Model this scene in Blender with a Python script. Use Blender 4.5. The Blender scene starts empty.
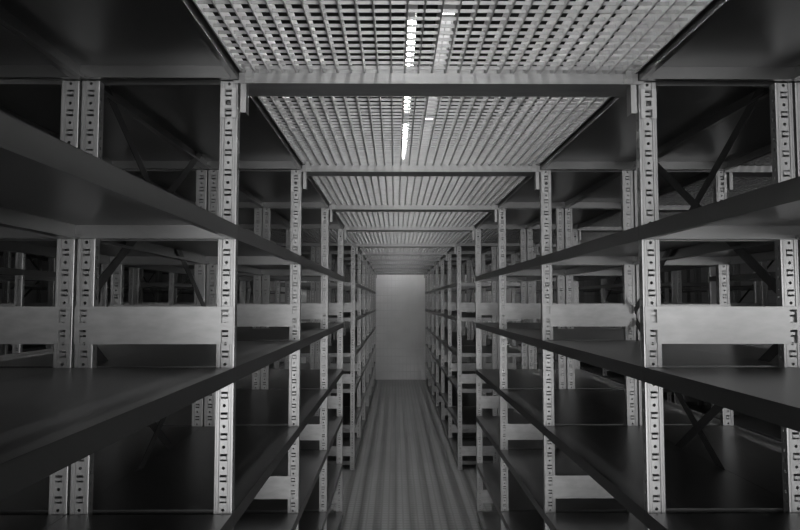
import bpy, bmesh, math, random
random.seed(7)
sc = bpy.context.scene
COL = sc.collection
H = 1.64                      # eye height above the floor
Z0 = H + 0.546                # highest round hole of every upright
PITCH = 0.05
HOLES = 44

# ------------------------------------------------------------------ materials
def mat(name):
    m = bpy.data.materials.new(name); m.use_nodes = True
    nt = m.node_tree
    return m, nt, nt.nodes['Principled BSDF']

def metal(name, c0, c1, rough0, rough1, metallic, scale=(30, 30, 6), bump=0.02):
    m, nt, b = mat(name)
    tc = nt.nodes.new('ShaderNodeTexCoord')
    mp = nt.nodes.new('ShaderNodeMapping'); mp.inputs['Scale'].default_value = scale
    nt.links.new(tc.outputs['Object'], mp.inputs['Vector'])
    n = nt.nodes.new('ShaderNodeTexNoise'); n.inputs['Scale'].default_value = 1.0
    n.inputs['Detail'].default_value = 5.0; n.inputs['Roughness'].default_value = 0.6
    nt.links.new(mp.outputs['Vector'], n.inputs['Vector'])
    r = nt.nodes.new('ShaderNodeValToRGB')
    r.color_ramp.elements[0].position = 0.3; r.color_ramp.elements[0].color = (c0, c0, c0, 1)
    r.color_ramp.elements[1].position = 0.7; r.color_ramp.elements[1].color = (c1, c1, c1, 1)
    nt.links.new(n.outputs['Fac'], r.inputs['Fac'])
    nt.links.new(r.outputs['Color'], b.inputs['Base Color'])
    mr = nt.nodes.new('ShaderNodeMapRange')
    mr.inputs['To Min'].default_value = rough0; mr.inputs['To Max'].default_value = rough1
    nt.links.new(n.outputs['Fac'], mr.inputs['Value'])
    nt.links.new(mr.outputs['Result'], b.inputs['Roughness'])
    b.inputs['Metallic'].default_value = metallic
    if bump:
        bp = nt.nodes.new('ShaderNodeBump'); bp.inputs['Strength'].default_value = bump
        bp.inputs['Distance'].default_value = 0.002
        nt.links.new(n.outputs['Fac'], bp.inputs['Height'])
        nt.links.new(bp.outputs['Normal'], b.inputs['Normal'])
    return m

def plain(name, c, rough=0.6, metallic=0.0):
    m, nt, b = mat(name)
    b.inputs['Base Color'].default_value = (c, c, c, 1)
    b.inputs['Roughness'].default_value = rough
    b.inputs['Metallic'].default_value = metallic
    return m

def emit(name, s):
    m, nt, b = mat(name)
    b.inputs['Base Color'].default_value = (0.9, 0.9, 0.9, 1)
    b.inputs['Emission Color'].default_value = (1, 1, 1, 1)
    b.inputs['Emission Strength'].default_value = s
    return m

M_GALV = metal('galvanised_steel', 0.40, 0.50, 0.36, 0.46, 0.85)
M_PANEL = metal('galvanised_panel', 0.42, 0.54, 0.40, 0.50, 0.85, scale=(14, 14, 40), bump=0.03)
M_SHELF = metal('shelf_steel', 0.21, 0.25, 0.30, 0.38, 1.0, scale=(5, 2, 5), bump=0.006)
M_BRACE = metal('brace_steel', 0.06, 0.09, 0.4, 0.5, 0.6)
M_GRATE = metal('grating_steel', 0.31, 0.41, 0.42, 0.52, 0.6, bump=0.0)
M_JOIST = metal('joist_steel', 0.28, 0.37, 0.38, 0.48, 0.8, scale=(8, 30, 30))
M_HOUS = plain('lamp_housing', 0.5, 0.5)
M_TUBE = emit('lamp_tube', 130.0)
M_DIFF = emit('lamp_diffuser', 4.0)

def grid_mat(name, c, cl, sx, sy, wid, rough, axes=('X', 'Y'), spec=0.5):
    """fine ruled surface: darker lines every sx / sy metres over an uneven grey"""
    m, nt, b = mat(name)
    tc = nt.nodes.new('ShaderNodeTexCoord'); sep = nt.nodes.new('ShaderNodeSeparateXYZ')
    nt.links.new(tc.outputs['Object'], sep.inputs['Vector'])
    fac = None
    for ax, s in zip(axes, (sx, sy)):
        a = nt.nodes.new('ShaderNodeMath'); a.operation = 'DIVIDE'; a.inputs[1].default_value = s
        nt.links.new(sep.outputs[ax], a.inputs[0])
        f = nt.nodes.new('ShaderNodeMath'); f.operation = 'FRACT'; nt.links.new(a.outputs[0], f.inputs[0])
        g = nt.nodes.new('ShaderNodeMath'); g.operation = 'LESS_THAN'; g.inputs[1].default_value = wid
        nt.links.new(f.outputs[0], g.inputs[0])
        if fac is None: fac = g
        else:
            mx = nt.nodes.new('ShaderNodeMath'); mx.operation = 'MAXIMUM'
            nt.links.new(fac.outputs[0], mx.inputs[0]); nt.links.new(g.outputs[0], mx.inputs[1]); fac = mx
    n = nt.nodes.new('ShaderNodeTexNoise'); n.inputs['Scale'].default_value = 1.3; n.inputs['Detail'].default_value = 4
    nt.links.new(tc.outputs['Object'], n.inputs['Vector'])
    r = nt.nodes.new('ShaderNodeValToRGB')
    r.color_ramp.elements[0].position = 0.3; r.color_ramp.elements[0].color = (c * .85,) * 3 + (1,)
    r.color_ramp.elements[1].position = 0.7; r.color_ramp.elements[1].color = (c * 1.12,) * 3 + (1,)
    nt.links.new(n.outputs['Fac'], r.inputs['Fac'])
    mix = nt.nodes.new('ShaderNodeMix'); mix.data_type = 'RGBA'
    nt.links.new(fac.outputs[0], mix.inputs['Factor'])
    nt.links.new(r.outputs['Color'], mix.inputs['A'])
    mix.inputs['B'].default_value = (cl, cl, cl, 1)
    nt.links.new(mix.outputs['Result'], b.inputs['Base Color'])
    b.inputs['Roughness'].default_value = rough
    b.inputs['Specular IOR Level'].default_value = spec
    return m

M_FLOOR = grid_mat('ribbed_floor', 0.20, 0.145, 0.055, 0.055, 0.25, 0.5)
M_END = grid_mat('end_wall_panel', 0.82, 0.76, 0.08, 0.16, 0.10, 0.6, axes=('X', 'Z'))
M_DARKWALL = plain('dark_wall', 0.10, 0.8)
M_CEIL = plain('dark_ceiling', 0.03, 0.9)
M_BACK = plain('pale_wall', 0.55, 0.8)

# ------------------------------------------------------------------ mesh tools
class MB:
    def __init__(self): self.v = []; self.f = []
    def quad(self, a, b, c, d):
        i = len(self.v); self.v += [a, b, c, d]; self.f.append((i, i + 1, i + 2, i + 3))
    def poly(self, pts):
        i = len(self.v); self.v += list(pts); self.f.append(tuple(range(i, i + len(pts))))
    def box(self, x0, x1, y0, y1, z0, z1):
        i = len(self.v)
        self.v += [(x0, y0, z0), (x1, y0, z0), (x1, y1, z0), (x0, y1, z0),
                   (x0, y0, z1), (x1, y0, z1), (x1, y1, z1), (x0, y1, z1)]
        for f in ((0, 3, 2, 1), (4, 5, 6, 7), (0, 1, 5, 4), (1, 2, 6, 5), (2, 3, 7, 6), (3, 0, 4, 7)):
            self.f.append(tuple(i + k for k in f))
    def mesh(self, name, m):
        me = bpy.data.meshes.new(name)
        me.from_pydata(self.v, [], self.f)
        bm = bmesh.new(); bm.from_mesh(me)
        bmesh.ops.remove_doubles(bm, verts=bm.verts, dist=1e-5)
        bm.to_mesh(me); bm.free()
        me.materials.append(m); me.update()
        return me

def link(name, data, parent=None, loc=(0, 0, 0), rot=None):
    o = bpy.data.objects.new(name, data); COL.objects.link(o)
    o.location = loc
    if rot: o.rotation_euler = rot
    if parent: o.parent = parent
    return o

def tag(o, label, cat, group=None):
    o['label'] = label; o['category'] = cat
    if group: o['group'] = group
    return o

def structure(name, mb, m):
    o = link(name, mb.mesh(name, m)); o['kind'] = 'structure'
    return o

# ------------------------------------------------------------------ upright
PW, PD = 0.044, 0.025         # face width, depth
ZT = Z0 + 0.006               # top end of every upright
def hole(k): return Z0 - PITCH * k

def upright_mesh():
    """galvanised channel post: recessed middle band with a round hole and a
    bridge-shaped lance every 50 mm, small holes along both sides"""
    b = MB(); hw = PW / 2
    top = ZT; bot = 0.0
    rec = 0.0018
    def Q(x0, y0, x1, y1, za, zb):
        b.quad((x0, y0, za), (x1, y1, za), (x1, y1, zb), (x0, y0, zb))
    # profile of the face, left to right: flange, groove, flange, step, band, step, flange, groove, flange
    prof = [(-hw, .0006), (-.0205, 0), (-.0175, 0), (-.0168, .0009), (-.0160, 0), (-.0115, 0), (-.0100, rec)]
    for (x0, y0), (x1, y1) in zip(prof, prof[1:]):
        Q(x0, y0, x1, y1, bot, top)
        Q(-x1, y1, -x0, y0, bot, top)
    c = .0100; y = rec
    def R(x0, x1, za, zb):
        if zb - za > 1e-6: Q(x0, y, x1, y, za, zb)
    prev = top
    for k in range(HOLES):
        z = hole(k)
        if z - .007 < bot: break
        # round hole
        R(-c, c, z + .006, prev) if prev - (z + .006) > 0 else None
        r = .0040
        n = 12
        sq = []
        for j in range(n):
            a = 2 * math.pi * (j + .5) / n
            ca, sa = math.cos(a), math.sin(a); s = 1 / max(abs(ca), abs(sa))
            sq.append(((ca * r, y, z + sa * r), (ca * s * .006, y, z + sa * s * .006)))
        corners = {1: (.006, .006), 4: (-.006, .006), 7: (-.006, -.006), 10: (.006, -.006)}
        for j in range(n):
            (i0, o0), (i1, o1) = sq[j], sq[(j + 1) % n]
            if j in corners:
                cx, cz = corners[j]
                b.poly([i0, o0, (cx, y, z + cz), o1, i1])
            else:
                b.quad(i0, o0, o1, i1)
            # rim of the hole
            b.quad(i0, i1, (i1[0], y + .0025, i1[2]), (i0[0], y + .0025, i0[2]))
        R(-c, -.006, z - .006, z + .006); R(.006, c, z - .006, z + .006)
        # bridge lance, half a pitch below
        zl = z - .025
        prev = z - .006
        if zl - .010 < bot: continue
        R(-c, c, zl + .0088, prev)
        R(-c, -.0085, zl - .0085, zl + .0088); R(.0085, c, zl - .0085, zl + .0088)
        t, o = .0036, y - .0024
        b.quad((-.0085, y, zl - t), (-.0072, o, zl - t), (-.0072, o, zl + t), (-.0085, y, zl + t))
        b.quad((-.0072, o, zl - t), (.0072, o, zl - t), (.0072, o, zl + t), (-.0072, o, zl + t))
        b.quad((.0072, o, zl - t), (.0085, y, zl - t), (.0085, y, zl + t), (.0072, o, zl + t))
        for zz in (zl - t, zl + t):       # sheet thickness of the bridge
            b.quad((-.0072, o, zz), (.0072, o, zz), (.0085, y + .001, zz), (-.0085, y + .001, zz))
        prev = zl - .0085
    R(-c, c, bot, prev)
    # sides with small oblong holes every 25 mm
    for s in (-1, 1):
        x = s * hw
        def S(y0, y1, za, zb):
            b.quad((x, y0, za), (x, y1, za), (x, y1, zb), (x, y0, zb))
        S(.0006, .010, bot, top); S(.016, PD, bot, top)
        prev = top
        for k in range(HOLES * 2):
            z = Z0 - .025 * k - .0125
            if z - .005 < bot: break
            S(.010, .016, z + .004, prev); prev = z - .004
        S(.010, .016, bot, prev)
    # turned-in lips along the open back, foot plate
    for s in (-1, 1):
        b.quad((s * hw, PD, bot), (s * (hw - .008), PD, bot), (s * (hw - .008), PD, top), (s * hw, PD, top))
    b.box(-hw, hw, .0002, PD, 0, .003)
    return b.mesh('upright', M_GALV)

def windowed_plate(b, x0, x1, z0, z1, wins, y0, th):
    """a sheet in the XZ plane with rectangular windows (list of x0,x1,z0,z1)"""
    xs = sorted({x0, x1, *[w[0] for w in wins], *[w[1] for w in wins]})
    zs = sorted({z0, z1, *[w[2] for w in wins], *[w[3] for w in wins]})
    def solid(i, j):
        if not (0 <= i < len(xs) - 1 and 0 <= j < len(zs) - 1): return False
        cx, cz = (xs[i] + xs[i + 1]) / 2, (zs[j] + zs[j + 1]) / 2
        return not any(w[0] < cx < w[1] and w[2] < cz < w[3] for w in wins)
    y1 = y0 + th
    for i in range(len(xs) - 1):
        for j in range(len(zs) - 1):
            if not solid(i, j): continue
            a, c, d, e = xs[i], xs[i + 1], zs[j], zs[j + 1]
            b.quad((a, y0, d), (c, y0, d), (c, y0, e), (a, y0, e))
            b.quad((a, y1, d), (a, y1, e), (c, y1, e), (c, y1, d))
            if not solid(i - 1, j): b.quad((a, y0, d), (a, y0, e), (a, y1, e), (a, y1, d))
            if not solid(i + 1, j): b.quad((c, y0, d), (c, y1, d), (c, y1, e), (c, y0, e))
            if not solid(i, j - 1): b.quad((a, y0, d), (a, y1, d), (c, y1, d), (c, y0, d))
            if not solid(i, j + 1): b.quad((a, y0, e), (c, y0, e), (c, y1, e), (a, y1, e))

# a row of racking is built round x = 0; the aisle side and the rear side are alike
DEP = 0.3914                  # outer depth of a row
PX = 0.173                    # upright centre lines at +-PX
def side_panel_mesh():
    """tall sheet tie between the two uprights of a frame, origin at the hole above its top edge"""
    b = MB()
    zt, zb = -.0085, -.100
    wins = []
    for s in (-1, 1):
        for zl in (-.025, -.075):
            wins.append((s * PX - .0088, s * PX + .0088, zl - .0230, zl + .0095))
    windowed_plate(b, -PX - .0205, PX + .0205, zb, zt, wins, -.0060, .0015)
    xi = PX - PW / 2 - .003
    for z in (zt - .0012, zb):           # turned-back edges between the uprights
        b.box(-xi, xi, -.0045, .018, z, z + .0012)
    b.box(-xi, xi, .0168, .018, zt - .012, zt - .0012)
    b.box(-xi, xi, .0168, .018, zb + .0012, zb + .012)
    return b.mesh('side_panel', M_PANEL)

TH = 0.036                    # height of a shelf edge
def shelf_mesh(L):
    """sheet-steel tray: deck, four turned-down edges, return lips, a stiffener below; origin at frame i, bottom edge"""
    b = MB(); t = .0012
    xo = DEP / 2 + .0022
    y0, y1 = PD + .003, L - .009
    b.box(-xo, xo, y0, y1, TH - t, TH)
    for s in (-1, 1):                     # long edges run past the uprights and meet the next bay
        x = s * (xo - t / 2)
        b.box(x - t / 2, x + t / 2, .0135, L + .0118, 0, TH)
        xa = s * (xo - t); xb = s * (xo - .014)
        b.box(min(xa, xb), max(xa, xb), y0 + .003, y1 - .003, 0, t)
        b.box(min(xb, xb - s * t), max(xb, xb - s * t), y0 + .003, y1 - .003, 0, .008)
    for (ya, yb) in ((y0, y0 + t), (y1 - t, y1)):
        b.box(-xo + t, xo - t, ya, yb, 0, TH - t)
    b.box(-xo + .016, xo - .016, y0 + t, y0 + .014, 0, t)
    b.box(-xo + .016, xo - .016, y1 - .014, y1 - t, 0, t)
    return b.mesh('shelf', M_SHELF)

def brace_mesh(L, zc, h, sgn):
    """flat diagonal bar in the rear plane, from frame to frame"""
    b = MB(); w = .015; t = .002
    ya, yb = PD + .002, L - .010
    za, zb = zc - sgn * h, zc + sgn * h
    d = math.hypot(yb - ya, zb - za); ny, nz = -(zb - za) / d * w, (yb - ya) / d * w
    off = .0025 * sgn
    p = [(ya - ny, za - nz), (yb - ny, zb - nz), (yb + ny, zb + nz), (ya + ny, za + nz)]
    i = len(b.v)
    for x in (off - t / 2, off + t / 2): b.v += [(x, y, z) for y, z in p]
    for f in ((0, 1, 2, 3), (7, 6, 5, 4), (0, 4, 5, 1), (1, 5, 6, 2), (2, 6, 7, 3), (3, 7, 4, 0)):
        b.f.append(tuple(i + k for k in f))
    return b.mesh('cross_brace', M_BRACE)

NEAR = [0.478, 1.565, 2.6417, 3.7385, 4.8262]
FAR = [6.28 + 1.10 * k for k in range(7)]
SHELVES = (0, 8, 15, 22, 29, 36, 43)
PANELS = (11, 25, 39)
UPR = upright_mesh(); SPN = side_panel_mesh()
_shelf = {}
def shelf_of(L):
    k = round(L, 4)
    if k not in _shelf: _shelf[k] = shelf_mesh(L)
    return _shelf[k]

def build_row(xf, s, frames, label, group, brace_bays=(1,), shift=0.0):
    """xf: aisle-side face, s: direction from the aisle into the row"""
    xc = xf + s * DEP / 2
    ym = frames[0]
    root = link('shelving_rack', None, None, (xc, ym, 0))
    tag(root, label, 'shelving rack', group)
    for y in frames:
        for q in (s * -PX, s * PX):
            link('upright', UPR, root, (q, y - ym, 0))
        for p in PANELS:
            link('side_panel', SPN, root, (0, y - ym, hole(p)))
    for i in range(len(frames) - 1):
        L = frames[i + 1] - frames[i]
        for k in SHELVES:
            link('shelf', shelf_of(L), root, (0, frames[i] - ym, hole(k) + .007))
        if i in brace_bays:
            for zz in (H + .30, H - .42):
                for sg in (-1, 1):
                    zc = zz + (.035 if sg > 0 and zz > H else 0)
                    me = brace_mesh(L, zc, .34, sg)
                    link('cross_brace', me, root, (s * (DEP / 2 - .0065), frames[i] - ym, 0))
    return root

XL, XR = -0.394, 0.6136       # aisle faces either side of the main aisle
AISLE = XR - XL
PAIR = 2 * DEP + 0.0055       # two rows back to back
W1L = XL - PAIR; W2L = W1L - AISLE; W3L = W2L - PAIR; W4L = W3L - AISLE; W5L = W4L - PAIR
W1R = XR + PAIR; W2R = W1R + AISLE; W3R = W2R + PAIR; W4R = W3R + AISLE; W5R = W4R + PAIR
G = 'galvanised shelving racks in long rows'
rows = [
    (XL, -1, 'L', 0), (W1L, 1, 'L', 1), (W2L, -1, 'L', 2), (W3L, 1, 'L', 3), (W4L, -1, 'L', 4), (W5L, 1, 'L', 5),
    (XR, 1, 'R', 0), (W1R, -1, 'R', 1), (W2R, 1, 'R', 2), (W3R, -1, 'R', 3), (W4R, 1, 'R', 4), (W5R, -1, 'R', 5)]
DESC = {
    0: 'shelving rack lining the {s} side of the central aisle, {e}',
    1: 'shelving rack back to back behind the {s} aisle-side rack, {e}',
    2: 'shelving rack across the next aisle to the {s}, {e}',
    3: 'shelving rack backing the one across the next {s} aisle, {e}',
    4: 'shelving rack across the second aisle to the {s}, {e}',
    5: 'outermost shelving rack on the {s}, {e}'}
for xf, s, side, k in rows:
    sd = {'L': 'left', 'R': 'right'}[side]
    if k < 4: build_row(xf, s, NEAR, 'grey steel ' + DESC[k].format(s=sd, e='near end'), G, (1,) if k in (0, 2, 4) else ())
    build_row(xf, s, FAR, 'grey steel ' + DESC[k].format(s=sd, e='beyond the cross aisle'), G, (1, 4) if k in (0, 2, 4) else ())

# ------------------------------------------------------------------ deck over the aisles
ZB = H + 0.5705               # joist top
def joist_mesh(W):
    b = MB(); t = .002
    b.box(-W / 2 + .004, W / 2 - .004, -.0095, -.0075, ZB - .0265, ZB)          # front face
    for s in (-1, 1):                                                           # its ends lap the uprights
        x0, x1 = sorted((s * (W / 2 - .004), s * (W / 2 + .010)))
        b.box(x0, x1, -.0095, -.0075, ZB - .0265, ZB - .0190)
    b.box(-W / 2 + .004, W / 2 - .004, -.0075, .090, ZB - .0265, ZB - .0245)    # underside
    b.box(-W / 2 + .004, W / 2 - .004, .088, .090, ZB - .0245, ZB)              # back face
    b.box(-W / 2 + .004, W / 2 - .004, -.0075, .012, ZB - .002, ZB)             # top lips
    b.box(-W / 2 + .004, W / 2 - .004, .068, .088, ZB - .002, ZB)
    return b.mesh('deck_joist', M_JOIST)

def bracket_mesh(s):
    """folded end bracket that hangs from the joist beside the upright"""
    b = MB()
    x0, x1 = sorted((0, s * .012))
    b.box(x0, x1, -.0075, -.0055, ZB - .100, ZB - .0270)
    xi = s * .012
    b.box(min(xi, xi + s * .002), max(xi, xi + s * .002), -.0075, .022, ZB - .100, ZB - .0270)
    b.box(x0, x1, .020, .022, ZB - .090, ZB - .0270)
    return b.mesh('end_bracket', M_GALV)

def hook_plate_mesh():
    b = MB()
    z1 = hole(0) - .013; z0 = hole(1) - .038
    wins = []
    for zl in (hole(0) - .025, hole(1) - .025):
        wins.append((-.0088, .0088, zl - .0098, zl + .0098))
    zc = hole(1)
    wins.append((-.0070, .0070, zc - .0070, zc + .0070))
    wins.append((-.0065, .0065, z0, z0 + .004))
    windowed_plate(b, -.0195, .0195, z0, z1, wins, -.0062, .0016)
    return b.mesh('hook_plate', M_PANEL)

def bolt_mesh():
    b = MB(); n = 12; zc = hole(1)
    for r0, y0, r1, y1 in ((.0064, -.0052, .0064, -.0005), (.0064, -.0052, .0035, -.0060)):
        for j in range(n):
            a, c = 2 * math.pi * j / n, 2 * math.pi * (j + 1) / n
            b.quad((r0 * math.cos(a), y0, zc + r0 * math.sin(a)), (r0 * math.cos(c), y0, zc + r0 * math.sin(c)),
                   (r1 * math.cos(c), y1, zc + r1 * math.sin(c)), (r1 * math.cos(a), y1, zc + r1 * math.sin(a)))
    b.poly([(.0035 * math.cos(2 * math.pi * j / n), -.006, zc + .0035 * math.sin(2 * math.pi * j / n)) for j in range(n)])
    return b.mesh('bolt', M_BRACE)

BR = {-1: bracket_mesh(-1), 1: bracket_mesh(1)}
HP = hook_plate_mesh(); BOLT = bolt_mesh()
_joist = {}
def build_joist(xa, xb, y, label, hooks=True):
    W = xb - xa; k = round(W, 4)
    if k not in _joist: _joist[k] = joist_mesh(W)
    r = link('deck_joist', _joist[k], None, ((xa + xb) / 2, y, 0))
    tag(r, label, 'beam', 'cross beams carrying the grating deck')
    if hooks:
        for s in (-1, 1):
            link('end_bracket', BR[-s], r, (s * (W / 2 - .008), 0, 0))
            hp = link('hook_plate', HP, r, (s * (W / 2 + .0227), 0, 0))
            link('bolt', BOLT, hp, (0, 0, 0))
    return r

def grating_mesh(W, L, hb=.034, hc=.0072, pit=.0345):
    """pressed steel grating: deep bearing bars along y, shallower cross bars along x, a band round the edge"""
    b = MB(); z = ZB + .001; t = .0013
    n = round(W / pit)
    for i in range(n + 1):
        x = -W / 2 + W * i / n
        b.box(x - t, x + t, 0, L, z, z + hb)
    m = int((L - .052) / pit)
    for j in range(1, m + 1):
        y = L - .052 - pit * (j - 1)
        b.box(-W / 2, W / 2, y - .0009, y + .0009, z + .005, z + .005 + hc)
    for y in (0, L):
        b.box(-W / 2, W / 2, y - .0015, y + .0015, z, z + hb)
    return b.mesh('deck_grating', M_GRATE)

def clamp_mesh():
    b = MB(); z = ZB - .0265
    b.box(-.010, .010, -.0135, -.0097, z + .002, z + .024)
    b.box(-.006, .006, -.030, -.0100, z + .031, z + .034)
    b.box(-.007, .007, -.0165, -.0135, z + .012, z + .034)
    b.box(-.013, .013, -.050, -.0140, z + .034, z + .0365)
    return b.mesh('clamp', M_GALV)
CLAMP = clamp_mesh()
_gr = {}
def build_grating(xa, xb, ya, yb, label, clamp=True):
    W, L = xb - xa - .020, yb - ya - .006
    k = (round(W, 4), round(L, 4))
    if k not in _gr: _gr[k] = grating_mesh(W, L)
    o = link('deck_grating', _gr[k], None, ((xa + xb) / 2, ya + .003, 0))
    tag(o, label, 'grating', 'steel grating panels of the deck')
    if clamp:
        for q in (-.474, .474):
            link('clamp', CLAMP, o, (q, L - (OFF - .003), 0))
    return o

ALLY = NEAR + FAR
ORD = ['nearest', 'second', 'third', 'fourth', 'fifth', 'sixth', 'seventh', 'eighth', 'ninth', 'tenth', 'eleventh', 'twelfth']
aisles = [(XL, XR, 'central aisle'), (W2L, W1L, 'first aisle to the left'), (W1R, W2R, 'first aisle to the right')]
OFF = .036
for xa, xb, nm in aisles:
    for i, y in enumerate(ALLY):
        c = '' if i == 0 else ' from the viewer'
        build_joist(xa, xb, y, 'steel cross beam above the %s, %s' % (nm, 'just overhead and out of view' if i == 0 else ORD[i - 1] + ' of those seen'))
        if i < len(ALLY) - 1:
            build_grating(xa, xb, y + OFF, ALLY[i + 1] + OFF,
                          'steel grating above the %s, %s%s' % (nm, ORD[i], c), nm == 'central aisle')
# grating over the cross aisle, between the near and the far racks
ya, yb = NEAR[-1] + .050, FAR[0] - .030
for xa, xb, nm in ((W1L, XL, 'just left of the central aisle'), (XR, W1R, 'just right of the central aisle'),
                   ):
    build_grating(xa, xb, ya, yb, 'dark steel grating above the cross aisle, ' + nm, False)
    build_joist(xa + .03, xb - .03, FAR[0] - .0905, 'steel cross beam edging the cross aisle deck, ' + nm, False)

# ------------------------------------------------------------------ the hall
DAY = 112
YB, YE, XW, ZC = -2.2, 13.4, 8.5, H + 1.45
b = MB(); b.box(-XW, XW, YB, YE, -.05, 0); structure('floor', b, M_FLOOR)
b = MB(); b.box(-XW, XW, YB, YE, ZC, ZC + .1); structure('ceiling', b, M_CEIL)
b = MB(); b.box(-XW, XW, YE, YE + .1, 0, ZC); structure('wall_end', b, M_END)
b = MB(); b.box(-XW - .1, -XW, YB, YE, 0, ZC); structure('wall_left', b, M_DARKWALL)
b = MB(); b.box(XW, XW + .1, YB, YE, 0, ZC); structure('wall_right', b, M_DARKWALL)
# rear wall with a wide loading door standing open to daylight behind the viewer
dx0, dx1, dz = -1.4, 1.5, 2.1
vx0, vx1, vz0, vz1 = 1.9, 4.2, .9, 2.3
b = MB(); windowed_plate(b, -XW, XW, 0, ZC, [(dx0, dx1, 0, dz), (vx0, vx1, vz0, vz1)], YB - .1, .1); structure('wall_back', b, M_BACK)
b = MB()
b.box(dx0 - .08, dx0, YB, YB + .03, 0, dz + .08); b.box(dx1, dx1 + .08, YB, YB + .03, 0, dz + .08)
b.box(dx0, dx1, YB, YB + .03, dz, dz + .08)
structure('trim_1', b, M_HOUS)
b = MB()
for x in (vx0, (vx0 + vx1) / 2, vx1): b.box(x - .03, x + .03, YB - .03, YB + .02, vz0, vz1)
for z in (vz0, vz1): b.box(vx0 - .03, vx1 + .03, YB - .03, YB + .02, z - .03, z + .03)
structure('window_1', b, M_HOUS)

def area(name, loc, rot, sx, sy, power):
    l = bpy.data.lights.new(name, 'AREA'); l.shape = 'RECTANGLE'; l.size = sx; l.size_y = sy; l.energy = power
    o = bpy.data.objects.new(name, l); COL.objects.link(o); o.location = loc; o.rotation_euler = rot
    return o
area('door_daylight', ((dx0 + dx1) / 2, YB - .05, dz / 2), (math.radians(90), 0, 0), dx1 - dx0, dz, DAY)
area('window_daylight', ((vx0 + vx1) / 2, YB - .06, (vz0 + vz1) / 2), (math.radians(90), 0, 0), vx1 - vx0, vz1 - vz0, 42)

# ------------------------------------------------------------------ lamps above the deck
def lamp_meshes(length, kind):
    h = MB(); t = MB()
    if kind == 'tube':
        h.box(-.030, .030, -length / 2, length / 2, .03, .07)
        n = 8; r = .009
        for e in (-1, 1): h.box(e * .023 - .001, e * .023 + .001, -length / 2, length / 2, -.030, .03)  # trough sides added to keep the tube's light off the neighbouring rows
        for e in (-1, 1): h.box(-.02, .02, e * length / 2 - .015, e * length / 2 + .015, -.015, .03)
        for j in range(n):
            a, c = 2 * math.pi * j / n, 2 * math.pi * (j + 1) / n
            L2 = length / 2 - .016
            t.quad((r * math.cos(a), -L2, r * math.sin(a)), (r * math.cos(c), -L2, r * math.sin(c)),
                   (r * math.cos(c), L2, r * math.sin(c)), (r * math.cos(a), L2, r * math.sin(a)))
        return h.mesh('lamp_housing', M_HOUS), t.mesh('tube', M_TUBE)
    h.box(-.050, .050, -length / 2, length / 2, .02, .08)
    for s in (-1, 1): h.box(s * .045 - .002, s * .045 + .002, -length / 2, length / 2, -.040, .02)  # side shields, likewise added to limit sideways spill
    for j in range(int(length / .06) + 1):
        y = -length / 2 + .06 * j
        h.box(-.043, .043, y - .001, y + .001, -.020, .008)
    for x in (-.014, .014): h.box(x - .001, x + .001, -length / 2, length / 2, -.020, .008)
    t.box(-.043, .043, -length / 2 + .01, length / 2 - .01, .012, .019)
    return h.mesh('lamp_housing', M_HOUS), t.mesh('diffuser', M_DIFF)

LT = lamp_meshes(1.5, 'tube'); LD = lamp_meshes(1.5, 'wide')
def build_lamp(x, y, z, kind, label, group):
    hm, tm = LT if kind == 'tube' else LD
    r = link('ceiling_light', None, None, (x, y, z))
    tag(r, label, 'ceiling light', group)
    link('housing', hm, r); link('tube' if kind == 'tube' else 'diffuser', tm, r)
    # hangers to the ceiling
    return r
ZL = ZC - .09
for i in range(8):
    y = 0.2 + 1.75 * i
    o = {2: 'nearest of those showing through', 3: 'second of those showing through'}.get(i, ('hidden, %s from the end wall' % ORD[7 - i]).replace('nearest from', 'nearest'))
    build_lamp(.057 * (ZL - H), y, ZL, 'tube', 'bare white tube light above the central grating, ' + o, 'tube lights above the deck')
    build_lamp(.19 * (ZL - H), y, ZL, 'wide', 'broad louvred light right of the central tube lights, ' + o, 'broad lights above the deck')
for nm, x in (('left', (W1L + W2L) / 2), ('right', (W1R + W2R) / 2)):
    for i in range(6):
        build_lamp(x, 1.5 + 2.1 * i, ZL, 'tube', 'bare tube light above the first aisle to the %s, %s in its line' % (nm, ORD[i]), 'tube lights above the side aisles')

# ------------------------------------------------------------------ camera and view
cam = bpy.data.cameras.new('camera'); cam.sensor_width = 36.0; cam.lens = 633.5 / 800 * 36
cam.clip_start = .02; cam.clip_end = 100
co = bpy.data.objects.new('camera', cam); COL.objects.link(co)
co.location = (0, 0, H); co.rotation_euler = (math.radians(90 + 3.293), 0, math.radians(-.4477))
sc.camera = co
w = bpy.data.worlds.new('world'); sc.world = w; w.use_nodes = True
w.node_tree.nodes['Background'].inputs['Color'].default_value = (.5, .5, .5, 1)
w.node_tree.nodes['Background'].inputs['Strength'].default_value = 0.02
sc.view_settings.view_transform = 'Standard'; sc.view_settings.look = 'None'
sc.view_settings.gamma = 1; sc.view_settings.exposure = 0.0
sc.view_settings.use_curve_mapping = False
sc.cycles.sample_clamp_indirect = 2.0
